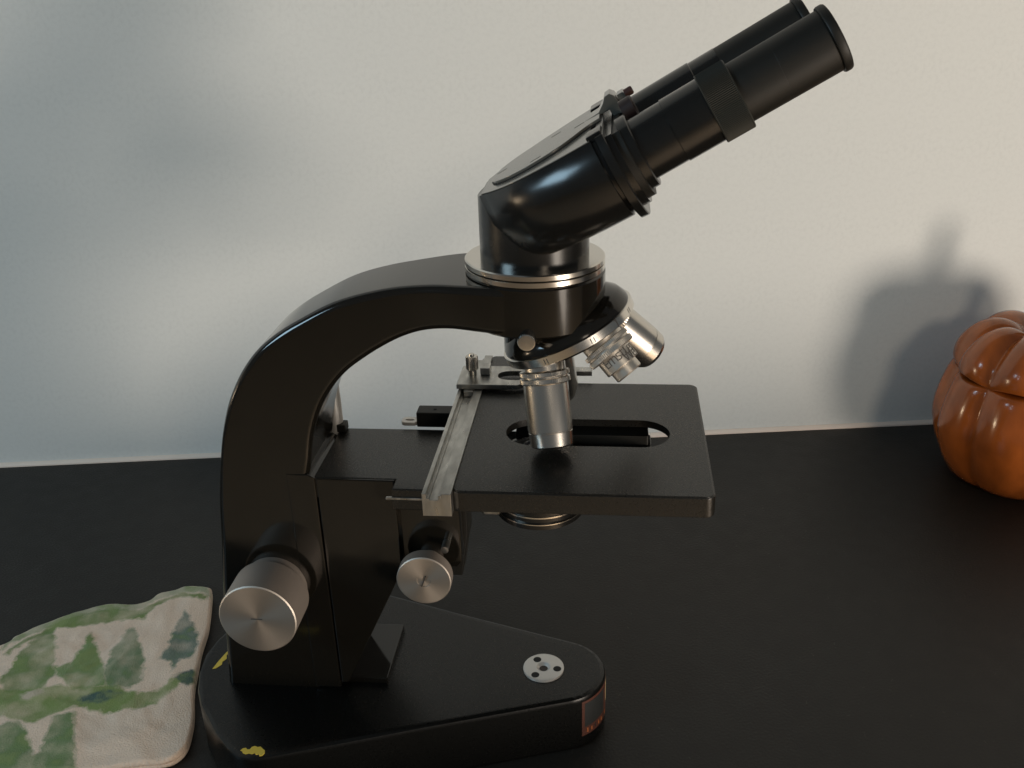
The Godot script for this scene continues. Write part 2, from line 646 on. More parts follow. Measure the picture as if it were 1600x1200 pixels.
	prism(br, poly([-100, 120, -97, 117.5, -43, 117.5, -40, 121, -40, 166, -100, 166]), -19.5, 19.5, 1.0)
	var brk := part("stage_bracket", br, K.enamel, R)
	var rk := M.new()
	prism(rk, poly([-52, 104, -42.5, 104, -38.2, 131, -38.2, 150, -52, 150]), -8, 8, 0.8)
	part("rack", rk, K.matt, brk)
	var cp := M.new()
	var chole := PackedVector2Array()
	for i in 40: chole.append(Vector2(24.5 * cos(TAU * i / 40), 24.5 * sin(TAU * i / 40)))
	prism(cp, poly([-114, -33, 56, -33, 58, -31, 58, 31, 56, 33, -70.9, 33, -70.9, 23.2, -114, 23.2]), 160, 172, 0.9, FLAT, chole)
	var carrier := part("stage_carrier", cp, K.satin, R)
	var ln := M.new()
	box(ln, Vector3(-74, 166.2, 32.2), Vector3(-40, 167.6, 33.8), 0.3)
	part("carrier_edge", ln, K.worn, carrier)
	var lug := M.new()
	box(lug, Vector3(-114, 172.2, -33), Vector3(-109, 177, -26), 0.6)
	part("stop_lug", lug, K.matt, carrier)
	var post := M.new()
	lathe(post, [[0, 168], [4.2, 168], [4.2, 190], [3.6, 208], [3.0, 212], [0, 212]], Transform3D(Basis.IDENTITY, Vector3(-115.4, 0, -30.5)), 32, false)
	part("stop_post", post, K.disc, carrier)
	stage(R)
	knobs(R)
	nosepiece(R)
	head(R)

func stage(R: Node3D) -> void:
	var slot := PackedVector2Array()
	for i in 19:
		var a := lerpf(PI / 2, PI * 1.5, i / 18.0)
		slot.append(Vector2(-1.6 + 15 * cos(a), 15 * sin(a)))
	for i in 19:
		var a := lerpf(-PI / 2, PI / 2, i / 18.0)
		slot.append(Vector2(51.4 + 15 * cos(a), 15 * sin(a)))
	var g := M.new()
	prism(g, rrect(-35.4, -61.4, 83.4, 61.4, 4.0, 6), 184.6, 188.5, 0.45, FLAT, slot)
	var st := part("stage", g, K.satin, R)
	var sk := M.new()
	prism(sk, rrect(-36, -62, 84, 62, 4.5, 6), 178, 188.1, 0.5, FLAT, rrect(-35.2, -61.2, 83.2, 61.2, 4.0, 6))
	part("stage_skirt", sk, K.satin, st)
	var ext := M.new()
	prism(ext, rrect(-35.4, -102, 12, -62.6, 2.0, 3), 179, 187.6, 0.6, FLAT)
	part("drive_plate", ext, K.satin, st)
	var drop := M.new()
	prism(drop, rrect(-14, -33, 56.5, -18, 1.0, 3), 172.3, 177.7, 0.4, FLAT)
	part("guide_bar", drop, K.matt, st)
	# rail with its stepped groove
	var rl := M.new()
	var x0 := -48.4
	prism(rl, poly([x0, 178, x0 + 13.4, 178, x0 + 13.4, 189.6, x0 + 8.9, 189.6, x0 + 8.9, 187.3, x0 + 7.4, 187.3, x0 + 7.4, 186.5, x0 + 3.2, 186.5, x0 + 3.2, 187.3, x0 + 1.8, 187.3, x0 + 1.8, 189.6, x0, 189.6]), -98, 66.4, 0.25)
	var rail := part("rail", rl, K.worn, R, 25.0)
	var strip := M.new()
	box(strip, Vector3(x0 + 7.5, 186.4, 4), Vector3(x0 + 8.8, 188.6, 66.2), 0.2)
	part("rail_strip", strip, K.worn, rail)
	# sliding specimen clamp
	var ch := PackedVector2Array()
	for i in 32:
		var a := TAU * i / 32
		ch.append(Vector2(-18 + 9.5 * signf(cos(a)) * pow(absf(cos(a)), 0.75), -60.5 + 6.4 * signf(sin(a)) * pow(absf(sin(a)), 0.85)))
	var cl := M.new()
	prism(cl, poly([-49.4, -47.4, -15.5, -47.4, -11.4, -50.4, -5, -51.5, -5, -67, 25.5, -67.6, 25.5, -74, -49.4, -74]), 190.0, 193.0, 0.35, FLAT, ch)
	var clamp_ := part("specimen_clamp", cl, K.worn, R)
	var blk := M.new()
	box(blk, Vector3(-37.5, 193.1, -68), Vector3(-32, 197.5, -60), 0.4)
	part("clamp_block", blk, K.worn, clamp_)
	var tongue := M.new()
	box(tongue, Vector3(-45, 186.7, -50), Vector3(-39.8, 190.0, -44.6), 0.3)
	part("slide_tongue", tongue, K.worn, clamp_)
	var sc := M.new()
	lathe(sc, [[0, 193.0], [2.4, 193.0], [2.4, 196.2], [3.3, 196.8, 0.18], [3.5, 197.2, 0.2], [3.5, 204.2, 0.2], [3.2, 204.8, 0.1], [1.7, 205.0], [1.5, 206.0], [0, 206.1]], Transform3D(Basis.IDENTITY, Vector3(-42, 0, -60.6)), 72, false)
	part("clamp_screw", sc, K.nickel, clamp_)
	# drive block behind the rail
	var db := M.new()
	box(db, Vector3(-71, 171.5, -46), Vector3(-48.6, 180.5, -36), 0.6)
	var drv := part("drive_block", db, K.matt, R)
	var dot := M.new()
	lathe(dot, [[0, 180.75], [0.9, 180.75], [1.0, 180.3], [0, 180.3]], Transform3D(Basis.IDENTITY, Vector3(-61, 0, -41)), 16, false)
	part("screw_or_hole", dot, K.dark, drv)
	var th := PackedVector2Array()
	for i in 16: th.append(Vector2(-75.4 + 2.6 * cos(TAU * i / 16), -39 + 1.2 * sin(TAU * i / 16)))
	var tb := M.new()
	prism(tb, rrect(-80, -43, -70.6, -35.6, 2.8, 5), 172.4, 174.6, 0.25, FLAT, th)
	part("drive_tab", tb, K.disc, drv)
	# condenser under the stage
	var c := M.new()
	lathe(c, [[0, 142.5], [17, 142.5], [21.6, 143.2], [23.2, 144.2], [23.2, 146.6], [22.2, 147.2], [22.2, 150.4], [22.8, 151.2], [22.8, 155.0], [20, 156.0], [20, 176.5], [11, 179.5], [0, 180]], Transform3D.IDENTITY, 80, false)
	var con := part("condenser", c, K.gloss, R)
	var cr := M.new()
	lathe(cr, [[22.0, 150.5], [23.3, 150.6], [23.3, 151.4], [22.0, 151.5]], Transform3D.IDENTITY, 80, false)
	lathe(cr, [[22.0, 146.8], [23.35, 146.7], [23.35, 147.2], [22.0, 147.2]], Transform3D.IDENTITY, 80, false)
	part("condenser_ring", cr, K.nickel, con)
	var lv := M.new()
	prism(lv, rrect(-30, 4, -19, 11, 2.5, 4), 145.0, 149.0, 0.5, FLAT)
	part("iris_lever", lv, K.worn, con)
	var lens := M.new()
	lathe(lens, [[0, 182.2], [4, 181.9], [7.4, 181.0], [9, 179.4], [9, 178], [0, 178]], Transform3D.IDENTITY, 40, false)
	part("condenser_lens", lens, K.lens, con)

func knobs(R: Node3D) -> void:
	# coarse focus knob, axis along z
	var x := along(Vector3(-141.2, 105.8, 0), Vector3(0, 0, 1), Vector3(0, 1, 0))
	var g := M.new()
	lathe(g, [[0, 23], [17.2, 23], [17.2, 30.2], [19.0, 30.6], [20.2, 31.4, 0.14], [20.3, 31.8, 0.16], [20.3, 53.0, 0.16], [20.1, 53.4]], x, 240, false)
	var kn := part("coarse_focus_knob", g, K.knobside, R, 50.0)
	var f := M.new()
	lathe(f, [[20.3, 53.3], [20.3, 53.6], [19.7, 54.2], [18.6, 54.25], [12, 54.2], [6, 54.15], [1.2, 54.12], [0.0, 54.1]], x, 120, false)
	part("knob_face", f, K.knobface, kn, 20.0)
	var cut := M.new()
	box(cut, Vector3(-144.6, 105.9, 54.2), Vector3(-138.6, 106.3, 54.34), 0.05)
	part("scratch", cut, K.ink, kn)
	# condenser knob
	var x2 := along(Vector3(-57.1, 121.4, 0), Vector3(0, 0, 1), Vector3(0, 1, 0))
	var s := M.new()
	lathe(s, [[0, 15], [6.4, 15], [6.4, 29.6], [13.2, 30.0], [14.0, 30.8, 0.12], [14.1, 31.2, 0.14], [14.1, 37.2, 0.14], [14.0, 37.5]], x2, 200, false)
	var k2 := part("condenser_knob", s, K.knobside, R, 50.0)
	var f2 := M.new()
	lathe(f2, [[14.1, 37.4], [14.1, 37.7], [13.6, 38.2], [13.0, 38.25], [7, 38.2], [3.6, 38.15], [3.4, 37.8], [0.0, 37.7]], x2, 96, false)
	part("knob_face", f2, K.knobface, k2, 20.0)
	var cut2 := M.new()
	prism(cut2, poly([-58.6, 118.2, -58.1, 118.0, -55.6, 124.4, -56.1, 124.6]), 37.8, 38.35, 0.0)
	part("screw_slot", cut2, K.ink, k2)
	var pin := M.new()
	lathe(pin, [[0, 15], [2.0, 15], [2.0, 27], [0, 27]], along(Vector3(-47.5, 133, 0), Vector3(0, 0, 1), Vector3(0, 1, 0)), 20, false)
	part("bracket_screw", pin, K.worn, R)

func nosepiece(R: Node3D) -> void:
	var ring := M.new()
	lathe(ring, [[18, 248.6], [24.2, 248.8], [25.6, 249.6], [25.6, 251.4], [18, 251.4]], Transform3D.IDENTITY, 80, false)
	part("nosepiece_ring", ring, K.brass, R)
	var s := M.new()
	lathe(s, [[0, 20], [2.2, 20], [2.2, 29.2], [3.9, 29.6, 0.12], [4.2, 30.0, 0.14], [4.2, 36.4, 0.14], [3.9, 36.9], [3.4, 37.05], [0, 37.0]], along(Vector3(-1.5, 252.0, 0), Vector3(0, 0, 1), Vector3(0, 1, 0)), 64, false)
	part("clamp_screw", s, K.nickel, R)
	var body := M.new()
	lathe(body, [[0, 229], [16.4, 231.5], [17.2, 234], [17.2, 250.5], [0, 250.5]], Transform3D(Basis.IDENTITY, Vector3(1.2, 0, -1)), 64, false)
	var nose := part("nosepiece", body, K.enamel, R)
	var x := along(TC_, TN)
	var dome := M.new()
	lathe(dome, [[0, -17], [19, -16.4], [26, -14], [30.5, -10.5], [32.6, -6.8], [33.0, -4.4], [31, -3.8], [31, -1.2], [28, 2.4], [22, 4.4], [12, 6.5], [0, 7]], x, 96, false)
	part("turret_shell", dome, K.enamel, nose)
	var rim := M.new()
	lathe(rim, [[30.5, -4.9], [33.5, -4.9], [34.1, -4.5], [34.1, -0.5], [33.5, 0.0], [30.5, 0.2]], x, 120, false)
	var rm := part("turret_rim", rim, K.chrome, nose)
	# engraved position marks on the rim
	for deg in [18.0, 21.0, 64.0, 67.0, 105.0, 107.5]:
		var a := deg_to_rad(deg)
		var out_ := TX * cos(a) + Vector3(0, 0, 1) * sin(a)
		var mk_ := M.new()
		var tb := Basis(TN.cross(out_), TN, -out_)
		prism(mk_, rrect(-0.18, -3.6, 0.18, -1.0, 0.05, 1), -0.06, 0.06, 0.0, Transform3D(tb, TC_ + out_ * 34.12))
		part("engraved_mark", mk_, K.ink, rm)
	var place := func(w: float) -> Transform3D:
		var a := deg_to_rad(42.0 - w / 34.1 * 57.3)
		var out_ := TX * cos(a) + Vector3(0, 0, 1) * sin(a)
		return Transform3D(Basis((-TN).cross(out_), -TN, out_), (TC_ + out_ * 34.13 + TN * -2.4) * 0.001)
	lettering(rm, "1", 3.6, K.ink, place)
	# four objectives, the turret stopped between two clicks
	var k := 0.22
	objective(R, "objective", 136.0, [[0, 0], [10.4, 0], [10.4, 7.6], [11.6, 8.0], [12.1, 8.4, k], [12.1, 10.2, k], [11.4, 10.5], [11.4, 11.1], [12.2, 11.5, k], [12.2, 13.6, k], [11.5, 14.0], [10.9, 14.3], [10.9, 37.0], [10.5, 37.2], [10.5, 37.7], [10.75, 37.9], [10.4, 44.2], [9.6, 45.0], [4.6, 45.3], [4.2, 46.0], [0, 46.0]], K.nickel, "long nickel objective over the stage slot", 160)
	var sm := objective(R, "objective", 46.0, [[0, 0], [10.4, 0], [10.4, 7.2], [12.2, 7.6, k], [12.3, 9.4, k], [11.4, 9.7], [11.4, 10.5], [12.3, 10.9, k], [12.3, 13.2, k], [11.6, 13.6], [8.9, 13.8], [8.9, 20.6], [8.5, 21.0], [7.0, 21.1], [7.0, 25.2], [6.3, 25.8], [2.6, 25.9], [2.4, 25.3], [0, 25.3]], K.satinchrome, "short nickel objective with engraved lettering", 160)
	objective(R, "objective", -36.0, [[0, 0], [10.6, 0], [10.6, 5.0], [12.2, 5.4, k], [12.2, 9.4, k], [11.6, 9.8], [11.3, 10.2], [11.1, 29.4], [10.7, 29.6], [10.7, 30.1], [11.0, 30.3], [10.6, 35.4], [9.2, 37.6], [6.0, 38.2], [0, 38.3]], K.nickel, "thick plain nickel objective pointing away from the arm", 120)
	objective(R, "objective", 226.0, [[0, 0], [10.4, 0], [10.4, 7.6], [12.0, 8.0, k], [12.0, 12.4, k], [11.2, 12.8], [11.0, 36.0], [9.0, 42.0], [5.6, 43.5], [0, 43.6]], K.nickel, "nickel objective behind the long one", 120)
	# lettering round the short objective
	var f := deg_to_rad(46.0)
	var r := TX * cos(f) + Vector3(0, 0, 1) * sin(f)
	var d := TN * cos(TAU_) + r * sin(TAU_)
	var o := TC_ + r * 19.5
	var to_cam := (Vector3(37.5, 416.5, 446.5) - o)
	to_cam = (to_cam - d * to_cam.dot(d)).normalized()
	var side := (-d).cross(to_cam).normalized()
	var engraved := mat([0.07, 0.065, 0.06], 0.6)
	for row in [["Ernst Leitz", 15.7, 1.25, -46.0], ["Wetzlar", 18.7, 0.95, 16.0]]:
		var pl := func(w: float) -> Transform3D:
			var a := deg_to_rad(row[3]) + w / 8.9
			var out_ := to_cam * cos(a) + side * sin(a)
			return Transform3D(Basis((-d).cross(out_), -d, out_), (o + d * row[1] + out_ * 8.92) * 0.001)
		lettering(sm, row[0], row[2], engraved, pl)

func head(R: Node3D) -> void:
	var rg := M.new()
	lathe(rg, [[24, 276.0], [32.4, 276.0], [33.1, 276.4], [33.1, 278.6], [32.6, 278.9], [24, 278.9]], Transform3D.IDENTITY, 120, false)
	part("clamping_ring", rg, K.chrome, R)
	var rg2 := M.new()
	lathe(rg2, [[24, 279.2], [32.6, 279.2], [33.1, 279.5], [33.1, 281.6], [32.5, 282.1], [24, 282.1]], Transform3D.IDENTITY, 120, false)
	part("clamping_ring", rg2, K.chrome, R)
	# upright neck, cut off along the slope of the head
	var n := M.new()
	var rows := []
	for lv in [281.0, 282.6, 284.0, -1.0, -2.0]:
		var row := PackedVector3Array()
		for k in 96:
			var a := TAU * k / 96
			var x := 25.7 * cos(a)
			var top := minf(312.0 + (x + 25.7) * 0.57735 - 0.45, 326.0)
			row.append(Vector3(x, lv if lv > 0.0 else (top - 0.5 if lv > -1.5 else top), 25.7 * sin(a)) if lv > -1.5 else Vector3(x * 0.98, top, 25.7 * sin(a) * 0.98))
		rows.append(row)
	rings(n, rows)
	var neck := part("head_neck", n, K.gloss, R)
	# prism body: widens from the neck to the tubes
	var W := [[2.0, 17.5], [4.0, 20.5], [6.0, 24.6], [10.0, 30.2], [15.0, 35.6], [20.0, 40.0], [28.0, 44.2], [36.0, 47.2], [45.0, 49.8], [54.0, 51.4], [63.0, 52.2]]
	var body := []
	var ss := PackedFloat32Array()
	for i in 31: ss.append(lerpf(3.0, 61.0, i / 30.0))
	var sm := []
	for s in ss:   # smoothed width
		sm.append((interp(W, s - 3.0) + 2.0 * interp(W, s) + interp(W, s + 3.0)) / 4.0)
	for i in ss.size(): body.append(head_row(ss[i], sm[i], 0.0, -38.0))
	body.append(head_row(61.3, 50.6, -1.0, -37.0))
	body.append(head_row(62.8, 50.6, -1.0, -37.0))
	var bm := M.new()
	rings(bm, body)
	var hb := part("prism_housing", bm, K.gloss, R, 30.0)
	var fl := M.new()
	rings(fl, [head_row(62.9, 52.6, 0.2, -39.6), head_row(63.3, 53.4, 0.6, -40.4), head_row(66.6, 53.6, 0.7, -40.6), head_row(67.0, 53.2, 0.3, -40.2), head_row(67.1, 50.0, -1.6, -37.0), head_row(69.6, 50.0, -1.6, -37.0)])
	part("front_flange", fl, K.gloss, hb, 30.0)
	var cg := M.new()
	rings(cg, [head_row(69.6, 47.8, -2.4, -35.6), head_row(72.6, 47.8, -2.4, -35.6), head_row(72.8, 47.2, -3.0, -35.0), head_row(72.9, 45.6, -3.4, -33.6), head_row(74.6, 45.4, -3.4, -33.4), head_row(74.9, 44.8, -4.0, -32.8)])
	part("tube_carriage", cg, K.matt, hb, 30.0)
	# lid plate, its groove and the bracket between the tubes
	var top := Transform3D(Basis(E1, Vector3(0, 0, 1), E2), A)
	var under := M.new()
	var lid_half := [[9, 4], [10, 9], [13, 15.5], [20, 22], [30, 25.6], [40, 25.4], [48, 22.5], [54, 17.5], [58, 13.4], [62, 11.6], [66, 11.2]]
	var pl := []
	for q in lid_half: pl.append(Vector2(q[0], q[1]))
	var sp := spline(pl, 40)
	var lid := PackedVector2Array()
	for q in sp: lid.append(q)
	for i in range(sp.size() - 1, -1, -1): lid.append(Vector2(sp[i].x, -sp[i].y))
	prism(under, lid, 0.02, 0.9, 0.0, top)
	part("lid_groove_shade", under, K.dark, hb)  # dark sheet whose rim paints the shadow line round the lid
	var skin := M.new()
	var outl := PackedVector2Array()
	for i in 31:
		var s := lerpf(4.2, 60.6, i / 30.0)
		var w: float = (interp(W, s - 3.0) + 2.0 * interp(W, s) + interp(W, s + 3.0)) / 4.0
		var rr := minf(22.0, w * 0.95)
		outl.append(Vector2(s, w - rr + rr * cos(deg_to_rad(46.0)) - 0.5))
	var full := outl.duplicate()
	for i in range(outl.size() - 1, -1, -1): full.append(Vector2(outl[i].x, -outl[i].y))
	prism(skin, full, 0.06, 0.5, 0.15, top)
	part("top_plate", skin, K.cover_sheen, hb)  # thin skin over the black top, grey with the painted reflection
	var lm := M.new()
	prism(lm, inset(lid, 0.55), 0.3, 1.9, 0.35, top)
	var lidp := part("lid", lm, K.cover_sheen, hb)
	for q in [[14.0, -4.0], [42.0, -17.0], [55.0, -3.0], [34.0, 19.0]]:
		var sl := M.new()
		prism(sl, rrect(q[0] - 2.6, q[1] - 0.35, q[0] + 2.6, q[1] + 0.35, 0.2, 2), 1.6, 1.96, 0.0, top)
		part("screw_slot", sl, K.dark, lidp)
	var bk := M.new()
	prism(bk, poly([58, 1.95, 65, 2.2, 68.5, 4.6, 70.5, 6.8, 73, 7.0, 74.6, 5.2, 75.4, 1.0, 75.4, -3.2, 70, -3.2, 69.8, 0.8, 58, 0.8]), -19, -3, 0.5, Transform3D(Basis(E1, E2, Vector3(0, 0, 1)), A))
	var bracket := part("distance_scale_bracket", bk, K.cover_sheen, hb)
	var stp := M.new()
	prism(stp, poly([75.5, -6, 79.5, -6, 79.5, 3.2, 78.2, 4.6, 75.5, 4.6]), -15, -4, 0.4, Transform3D(Basis(E1, E2, Vector3(0, 0, 1)), A))
	part("scale_dial", stp, K.cover_sheen, bracket)
	var scn := M.new()
	lathe(scn, [[0, 79.0], [1.9, 79.0], [1.9, 82.2], [1.5, 82.8], [0, 82.8]], along(A + E2 * 3.4 + Vector3(0, 0, -3), E1), 24, false)
	part("screw_or_hole", scn, mat([0.05, 0.018, 0.014], 0.4), bracket)
	var kb := M.new()
	lathe(kb, [[0, 75.2], [5.4, 75.2], [5.4, 80.5], [4.6, 81.2], [0, 81.2]], along(A + E2 * -2.0 + Vector3(0, 0, 8), E1), 36, false)
	part("adjusting_wheel", kb, mat([0.02, 0.010, 0.009], 0.45), bracket)
	# tab on the near corner of the flange
	for z in [36.0, -36.0]:
		var tb := M.new()
		box(tb, Vector3(59.5, -1.5, z - 6.5), Vector3(66.5, 1.9, z + 6.5), 0.7)
		var o := part("flange_tab", tb, K.gloss, hb)
		o.transform = Transform3D(Basis(E1, E2, Vector3(0, 0, 1)), A * 0.001)
	# eyepiece tubes
	for z in [30.0, -30.0]:
		var x := along(A + E2 * -15.9 + Vector3(0, 0, z), E1)
		var t := M.new()
		if z > 0.0:
			lathe(t, [[0, 72], [16.4, 72], [16.4, 76.2], [15.8, 76.7], [13.5, 76.8], [13.5, 91.2], [13.9, 91.4], [13.9, 108], [0, 108]], x, 96, false)
		else:
			lathe(t, [[0, 72], [15.6, 72], [15.6, 76.2], [13.4, 76.8], [13.4, 108], [13.0, 108.4], [13.0, 121], [0, 121]], x, 96, false)
		var tube := part("eyepiece_tube", t, K.gloss, R)
		if z > 0.0:
			var kr := M.new()
			lathe(kr, [[12, 107.6], [14.7, 107.7], [15.1, 108.1, 0.0], [15.1, 108.6, 0.34], [15.1, 119.6, 0.34], [15.1, 120.1, 0.0], [14.7, 120.5], [12, 120.6]], x, 240, false)
			part("knurled_ring", kr, K.knurl, tube, 30.0)
		var e := M.new()
		lathe(e, [[0, 119], [12.8, 119], [12.8, 137.8], [12.72, 138.0], [12.8, 138.2], [12.85, 158.6], [12.6, 158.7], [12.6, 159.1], [13.6, 159.2], [13.95, 159.8], [13.95, 161.8], [13.5, 162.6], [12.6, 162.9], [10.8, 161.4], [9.4, 158.0], [0, 157.0]], x, 96, false)
		part("eyepiece", e, K.matt, tube)
	return

func sticker(base: Node3D) -> void:
	# copper-framed label bent round the front of the base
	for q in [[26.98, 58.0, -52.0, 8.5, 33.0, "label_frame", K.copper], [27.06, 54.0, 16.0, 14.5, 31.2, "label_panel", K.panel], [27.06, 6.0, -14.0, 17.5, 31.2, "label_panel", K.cream], [27.06, -20.0, -48.0, 14.5, 31.2, "label_panel", K.panel]]:
		var m := M.new()
		var rows := []
		for i in 25:
			var a := deg_to_rad(lerpf(q[1], q[2], i / 24.0))
			var row := PackedVector3Array()
			for c in [[q[0], q[3]], [q[0], q[4]], [26.6, q[4]], [26.6, q[3]]]:
				row.append(Vector3(8.5 + c[0] * cos(a), c[1], c[0] * sin(a)))
			rows.append(row)
		rings(m, rows)
		part(q[5], m, q[6], base)
	# worn print strokes along the lower border
	var gen := RandomNumberGenerator.new()
	gen.seed = 4
	for i in 7:
		var a := deg_to_rad(50.0 - i * 6.5)
		var out_ := Vector3(cos(a), 0, sin(a))
		var m := M.new()
		prism(m, rrect(-0.35, 10.2, 0.35, 12.6 + gen.randf() * 0.8, 0.1, 1), -0.05, 0.05, 0.0, Transform3D(Basis(Vector3.UP.cross(out_), Vector3.UP, out_), Vector3(8.5, 0, 0) + out_ * 27.1))
		part("label_print", m, K.ink if i % 3 == 2 else mat([0.42, 0.13, 0.04], 0.5), base)

func pumpkin() -> void:
	var R := thing("pumpkin_jar", "glazed orange ceramic pumpkin jar with a lobed lid beside the wall", "jar", Vector3(0.371, 0, -0.307))
	var gz := mat([0.40, 0.105, 0.019], 0.2, 0.0, 0.5)
	gz.albedo_texture = noise_tex(256, 256, 61, 0.03, 0.68, 1.12, 0.6, 5)
	gz.roughness_texture = noise_tex(256, 256, 63, 0.02, 0.6, 1.3, 1.0, 4)
	triplanar(gz, 6.0)
	gz.clearcoat_enabled = true
	gz.clearcoat = 0.3
	gz.clearcoat_roughness = 0.08
	var lobes := 8
	var ph := -0.41
	var seg := 192
	var make := func(prof: Array, depth: Array, scallop: float) -> M:
		var rows := []
		var pts := []
		for q in prof: pts.append(Vector2(q[0], q[1]))
		var sp := spline(pts, 44)
		for i in sp.size():
			var k := float(i) / (sp.size() - 1)
			var dp := interp(depth, k)
			var row := PackedVector3Array()
			for j in seg:
				var a := TAU * j / seg
				var sn := sin(a * lobes * 0.5 + ph + 0.22 * sin(a * 2.0))
				var cr := pow(sn * sn + 0.008, 0.31)
				var wob := 1.0 + 0.012 * sin(a * 3.0 + 1.0) + 0.010 * sin(a * 5.0)
				var r := sp[i].x * (1.0 - dp * (1.0 - cr)) * wob
				var y := sp[i].y + scallop * (cr - 0.7) * interp([[0.0, 1.0], [0.25, 0.5], [0.6, 1.1], [1.0, 0.0]], k)
				row.append(Vector3(r * cos(a), y, r * sin(a)))
			rows.append(row)
		var m := M.new()
		rings(m, rows)
		return m
	var body: M = make.call([[40, 0.0], [46, 1.2], [56, 8.5], [65, 22.5], [70.5, 39], [72, 53], [69.8, 69], [66, 83], [63.4, 89.5], [60.6, 92.2], [52, 92.6]], [[0, 0.05], [0.2, 0.10], [0.6, 0.12], [0.9, 0.12], [1, 0.08]], 0.0)
	part("jar_body", body, gz, R, 60.0)
	var lid: M = make.call([[50, 93.6], [58, 93.3], [61.6, 95.2], [62.6, 100], [60.6, 109.5], [54, 119.5], [45, 127], [33, 131], [22, 130], [13, 124.5], [9, 118], [5, 115]], [[0, 0.05], [0.2, 0.13], [0.55, 0.21], [0.8, 0.20], [1, 0.0]], 6.0)
	var l := part("lid", lid, gz, R, 60.0)
	var st := []
	for i in 15:
		var k := i / 14.0
		var row := PackedVector3Array()
		for j in 24:
			var a := TAU * j / 24
			var rr := lerpf(9.5, 5.2, pow(k, 0.6)) * (1.0 + 0.12 * sin(a * 5.0)) * (1.0 if i < 14 else 0.6)
			row.append(Vector3(rr * cos(a) + 6.0 * k * k, 113.0 + 60.0 * k, rr * sin(a)))
		st.append(row)
	var sm := M.new()
	rings(sm, st)
	part("stem", sm, mat([0.05, 0.045, 0.025], 0.3), l, 60.0)

# ---------------------------------------------------------------- towel
const OUT := [-357, -32, -355, -40, -345, -52, -333, -62, -323, -70, -314, -76, -305, -78, -291, -78, -282, -83, -279, -91, -269, -97, -263, -101, -252, -101, -244, -99, -241, -95, -235, -77, -229, -57, -225, -36, -220, -17, -215, 1, -207, 21, -203, 34, -201, 47, -205, 56, -215, 60, -230, 63, -247, 67, -261, 69, -300, 74, -352, 78, -398, 74, -404, 40, -396, 8, -378, -14]
const BAND := [-351, -22, -347, -34, -340, -43, -332, -56, -319, -64, -311, -70, -297, -72, -284, -70, -277, -77, -270, -84, -262, -92, -241, -89, -240, -85, -259, -87, -268, -82, -273, -73, -275, -61, -289, -59, -299, -56, -314, -51, -331, -49, -331, -44, -338, -40, -346, -26, -347, -16]
const TREE_A := [-337, -47, -330, -44, -317, -24, -312, -11, -307, -5, -308, 13, -329, 14, -340, 3, -338, -7, -340, -19, -340, -31, -338, -42]
const TREE_B := [-304, -44, -298, -37, -289, -26, -281, -15, -275, -7, -269, 4, -288, 9, -305, -2, -311, -10, -302, -13, -302, -22, -302, -32, -304, -40]
const TREE_C := [-280, -53, -273, -46, -266, -36, -258, -24, -253, -12, -250, -3, -254, 4, -267, 7, -276, -7, -279, -17, -281, -30, -281, -42, -281, -49]
const TREE_D := [-251, -73, -245, -65, -237, -55, -232, -48, -227, -33, -228, -26, -233, -24, -234, -16, -233, -10, -239, -21, -247, -23, -246, -32, -249, -45, -250, -58, -250, -67]
const GROUND := [-337, 12, -290, 6, -265, 4, -246, 10, -236, 5, -230, -6, -220, -14, -216, -2, -224, -3, -228, 8, -232, 18, -243, 23, -258, 27, -278, 23, -289, 30, -296, 38, -309, 36, -323, 34]
const LOWER := [-318, 42, -309, 37, -301, 41, -288, 56, -284, 62, -282, 58, -285, 43, -288, 32, -278, 28, -268, 44, -251, 76, -296, 79]
const BLUE_A := [-281, 16, -267, 7, -255, 10, -261, 16, -265, 20, -278, 20]
const BLUE_B := [-231, -7, -222, -15, -217, -5, -219, 0, -225, -4]
const PALE := [-321, 15, -306, 9, -304, 15, -314, 20]

